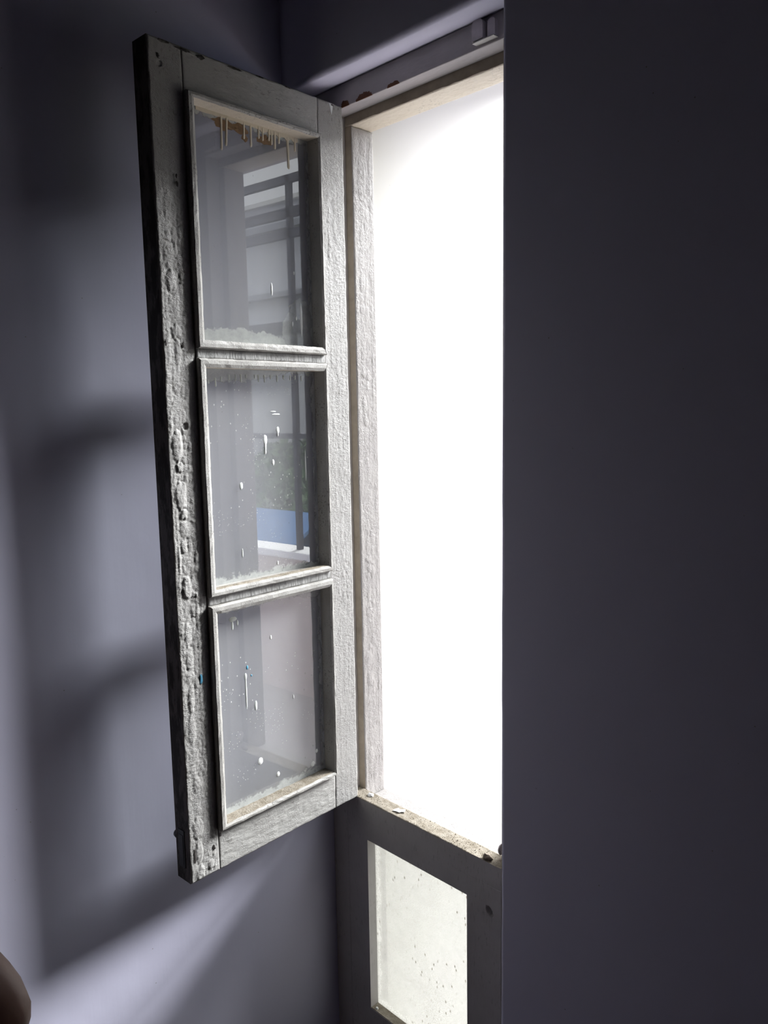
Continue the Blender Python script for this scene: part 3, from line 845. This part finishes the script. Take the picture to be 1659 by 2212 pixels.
# chips in the paint, down to dark wood
for (a, z, ra, rz) in ((.3467, 1.2375, .009, .0020), (.3137, 1.236, .012, .0022), (.2855, 1.2345, .007, .0030), (.2258, 1.2365, .014, .0016), (.1777, 1.2380, .010, .0010), (.1223, 1.238, .008, .0010), (.3353, 1.0511, .0022, .004), (.3361, 1.0622, .0016, .003), (.3386, .8278, .0028, .0045), (.3667, .8297, .0025, .006), (.3553, 1.2165, .0020, .003), (.3267, .0445, .003, .004), (.3134, .060, .0025, .003), (.3562, .0151, .006, .006), (.362, .045, .003, .012), (.0256, 1.2360, .004, .002)):
    add_obj('paint_chip', blob_mesh(ragged(a, z, ra, rz, 16, .35), .0006 if z > 1.2 or z < .07 else .0022, .0004), M['edge'], sash, True)
me = blob_mesh([(.0215, 1.2385), (.0325, 1.2385), (.0300, 1.2320), (.0275, 1.2240), (.0262, 1.2205), (.0250, 1.2260), (.0235, 1.2330)], .0004, .0006)
add_obj('paint_splash', me, M['splat'], sash, True)
# flush bolt in the free edge, near the foot: plate, slot, and the knob behind
MB().box(A1 - .0002, A1 + .0012, -.028, -.012, .024, .086, .0005).build('bolt_plate', M['dark_metal'], sash)
MB().box(A1 + .0010, A1 + .0018, -.025, -.015, .029, .078, .0003).build('bolt_slot_shade', M['dark_metal'], sash)  # raised dark plate, recess shade put into its colour
MB().cyl((A1 - .010, -T, .066), (A1 - .010, -T - .006, .066), .004, .004, 12).cyl((A1 - .010, -T - .006, .066), (A1 - .010, -T - .013, .066), .0075, .0065, 14).build('bolt_knob', M['dark_metal'], sash)
# hinges on the jamb side
for zc in (0.14, 1.10):
    MB().cyl((-.002, -T + .002, zc - .03), (-.002, -T + .002, zc + .03), .0032, .0032, 10).build('hinge', M['grey_metal'], sash)

# ================================================================== SMALL THINGS ON THE TRANSOM
fl = [(0.0844, 0.008), (0.0850, 0.017), (0.0883, 0.021), (0.0925, 0.0185), (0.1004, 0.0257), (0.1045, 0.019), (0.1000, 0.015), (0.0988, 0.0103), (0.0925, 0.0105)]
vv = [(x, y, z_(0.0016) + 0.0008 * ((i * 37) % 5) / 4) for i, (x, y) in enumerate(fl)]
n = len(vv)
vv += [(x, y, z - .0009) for x, y, z in vv]
me = mesh_from('paint_flake', vv, [tuple(range(n)), tuple(range(2 * n - 1, n - 1, -1))] + [(i, (i + 1) % n, n + (i + 1) % n, n + i) for i in range(n)])
fix_normals(me)
tag(add_obj('paint_flake', me, M['flake']), 'white flake of paint lying on the dusty transom', 'paint flake')
def clump(x, y, z, r, name, label, mat, seed):
    bm = bmesh.new(); bmesh.ops.create_icosphere(bm, subdivisions=3, radius=1)
    for v in bm.verts:
        p = v.co
        k = 1 + .55 * (float(vnoise(p.x * 2.5 + 9, p.y * 2.5 + p.z * 2 + 9, seed)) - .5) + .35 * (float(vnoise(p.x * 6 + 9, p.y * 6 + p.z * 5 + 9, seed + 1)) - .5)
        v.co = Vector((p.x * r[0], p.y * r[1], p.z * r[2])) * k
    me = bpy.data.meshes.new(name); bm.to_mesh(me); bm.free()
    ob = add_obj(name, me, mat, None, True); ob.location = (x, y, z_(z))
    return tag(ob, label, 'debris')
clump(.3035, .009, .0018, (.0085, .006, .0055), 'mud_clump', 'clump of dried mud at the right end of the transom', M['dirt'], 5)
clump(.0135, .020, .0012, (.006, .005, .003), 'paint_crumb', 'small pale crumb of paint in the left corner of the transom', M['flake'], 6)
cv = []; cfc = []
r_ = np.random.default_rng(5)
for i in range(420):
    x = r_.uniform(-.01, .325); y = r_.uniform(.001, .031)
    if r_.random() > (.9 if x < .04 or x > .2 else .35): continue
    s = r_.uniform(.0004, .0012); b0 = len(cv)
    zb = float(trh(np.array(x + .031), np.array(y)))
    for q in ((1, 0, 0), (-.5, .8, 0), (-.5, -.8, 0), (0, 0, 1.2)):
        cv.append((x + q[0] * s, y + q[1] * s, z_(zb) + q[2] * s))
    cfc += [(b0, b0 + 1, b0 + 3), (b0 + 1, b0 + 2, b0 + 3), (b0 + 2, b0, b0 + 3), (b0, b0 + 2, b0 + 1)]
tag(add_obj('grit', mesh_from('grit', cv, cfc), M['dirt']), 'brown grit and crumbs scattered over the transom ledge', 'grit', None, 'stuff')

# ================================================================== A PERSON STANDING AT THE LEFT, ONLY AN ELBOW IN VIEW
def skin_mesh(pts, edges, root=0, sub=2):
    me = bpy.data.meshes.new('person_tmp')
    me.from_pydata([p[:3] for p in pts], [], edges)
    ob = bpy.data.objects.new('person_tmp', me); COL.objects.link(ob)
    md = ob.modifiers.new('skin', 'SKIN'); md.use_smooth_shade = True
    for i, sv in enumerate(me.skin_vertices[0].data):
        sv.radius = (pts[i][3], pts[i][3] if len(pts[i]) < 5 else pts[i][4]); sv.use_root = (i == root)
    sd = ob.modifiers.new('sub', 'SUBSURF'); sd.levels = sub; sd.render_levels = sub
    dg = bpy.context.evaluated_depsgraph_get()
    out = bpy.data.meshes.new_from_object(ob.evaluated_get(dg))
    bpy.data.objects.remove(ob)
    return out

EL = (0.600, -0.824, 1.279)
body = [(0.220, -1.050, 0.93, .15, .11), (0.220, -1.040, 1.08, .14, .10), (0.230, -1.040, 1.24, .155, .11), (0.240, -1.040, 1.38, .12, .085), (0.245, -1.035, 1.455, .052), (0.255, -1.030, 1.52, .062), (0.260, -1.025, 1.60, .082), (0.255, -1.030, 1.67, .065),
        (0.285, -0.910, 1.395, .06), (0.45, -0.890, 1.350, .046), EL + (.038,), (0.51, -0.850, 1.215, .036), (0.425, -0.880, 1.135, .024), (0.360, -0.870, 1.085, .030, .018),
        (0.225, -1.195, 1.385, .06), (0.210, -1.250, 1.24, .046), (0.220, -1.260, 1.11, .038), (0.260, -1.250, 0.99, .033), (0.300, -1.235, 0.87, .024), (0.320, -1.230, 0.81, .032, .018),
        (0.225, -0.955, 0.86, .09), (0.235, -0.950, 0.50, .058), (0.210, -0.950, 0.28, .052), (0.205, -0.950, 0.09, .036), (0.330, -0.940, 0.035, .036, .028),
        (0.215, -1.145, 0.86, .09), (0.225, -1.150, 0.50, .058), (0.200, -1.150, 0.28, .052), (0.195, -1.150, 0.09, .036), (0.320, -1.160, 0.035, .036, .028)]
be = [(0, 1), (1, 2), (2, 3), (3, 4), (4, 5), (5, 6), (6, 7), (3, 8), (8, 9), (9, 10), (10, 11), (11, 12), (12, 13), (3, 14), (14, 15), (15, 16), (16, 17), (17, 18), (18, 19),
      (0, 20), (20, 21), (21, 22), (22, 23), (23, 24), (0, 25), (25, 26), (26, 27), (27, 28), (28, 29)]
def fingers(palm, fwd, side, idx):
    """four fingers and a thumb, each a short bent chain rooted in the palm"""
    p = Vector(palm); f = Vector(fwd).normalized(); sd = Vector(side).normalized(); up = f.cross(sd)
    for k, ln in enumerate((.058, .068, .064, .050)):
        b = p + f * .030 + sd * (.027 - .018 * k)
        i0 = len(body)
        body.append(tuple(p + sd * (.015 - .010 * k) + f * .012) + (.011,))
        body.append(tuple(b) + (.0092,)); body.append(tuple(b + f * ln * .5 - up * .006) + (.0085,)); body.append(tuple(b + f * ln * .85 - up * .024) + (.0072,))
        be.extend([(idx, i0), (i0, i0 + 1), (i0 + 1, i0 + 2), (i0 + 2, i0 + 3)])
    i0 = len(body)
    body.append(tuple(p + sd * .034 - f * .004) + (.0105,)); body.append(tuple(p + sd * .052 + f * .022 - up * .006) + (.0098,)); body.append(tuple(p + sd * .056 + f * .048 - up * .012) + (.0085,))
    be.extend([(idx, i0), (i0, i0 + 1), (i0 + 1, i0 + 2)])
fingers(body[13][:3], (-.6, -.55, -.55), (.5, -.8, .3), 13)
fingers(body[19][:3], (.25, .05, -.95), (.3, .9, .1), 19)
person = empty('person', (0.220, -1.050, 0))
tag(person, 'person standing at the lower left, only a bare brown elbow in view', 'person')
bm_ = skin_mesh(body, be)
def pers(name, me, mat):
    ob = add_obj(name, me, mat, person, True); ob.matrix_parent_inverse = Matrix.Translation((-0.22, 1.05, 0)); return ob
bo = pers('body', bm_, M['skin'])
# face: brow, nose, lips and ears are pulled out of the head of the same mesh
for v in bm_.vertices:
    c = v.co
    if c.z > 1.50 and c.x > 0.30:
        if abs(c.y + 1.025) < .016 and 1.555 < c.z < 1.60: c.x += .018
        elif 1.60 < c.z < 1.62 and abs(abs(c.y + 1.025) - .03) < .015: c.x -= .006
        elif abs(c.y + 1.025) < .028 and 1.525 < c.z < 1.54: c.x += .004
for sgn in (-1, 1):
    pers('eye', MB().cyl((0.336, -1.025 + sgn * .030, 1.606), (0.340, -1.025 + sgn * .030, 1.606), .010, .006, 12).build('eye', None).data, M['coping'])
    pers('ear', MB().box(0.245, 0.275, -1.025 + sgn * .083 - .006, -1.025 + sgn * .083 + .006, 1.56, 1.62, .005).build('ear', None).data, M['skin'])
for ob in list(COL.objects):
    if ob.parent is None and ob.type == 'MESH' and ob.name.split('.')[0] in ('eye', 'ear'):
        bpy.data.objects.remove(ob)
hair = skin_mesh([(0.240, -1.030, 1.60, .088), (0.245, -1.030, 1.665, .080), (0.230, -1.030, 1.55, .070)], [(2, 0), (0, 1)])
pers('hair', hair, M['dark_metal'])
shirt = skin_mesh([(0.220, -1.050, 0.90, .165, .125), (0.220, -1.040, 1.08, .155, .115), (0.230, -1.040, 1.24, .17, .125), (0.240, -1.040, 1.385, .13, .095), (0.285, -0.910, 1.395, .07), (0.335, -0.865, 1.375, .062), (0.225, -1.195, 1.385, .07), (0.215, -1.235, 1.30, .060)],
                  [(0, 1), (1, 2), (2, 3), (3, 4), (4, 5), (3, 6), (6, 7)])
pers('shirt', shirt, M['shirt'])
trs = skin_mesh([(0.220, -1.050, 0.92, .16, .12), (0.225, -0.955, 0.86, .10), (0.235, -0.950, 0.50, .070), (0.208, -0.950, 0.11, .058), (0.215, -1.145, 0.86, .10), (0.225, -1.150, 0.50, .070), (0.198, -1.150, 0.11, .058)],
                [(0, 1), (1, 2), (2, 3), (0, 4), (4, 5), (5, 6)])
pers('trousers', trs, M['shirt'])
zmin = min(v.co.z for v in bm_.vertices)
for v in bm_.vertices:
    if v.co.z < 0.12: v.co.z = max(0.0005, v.co.z)
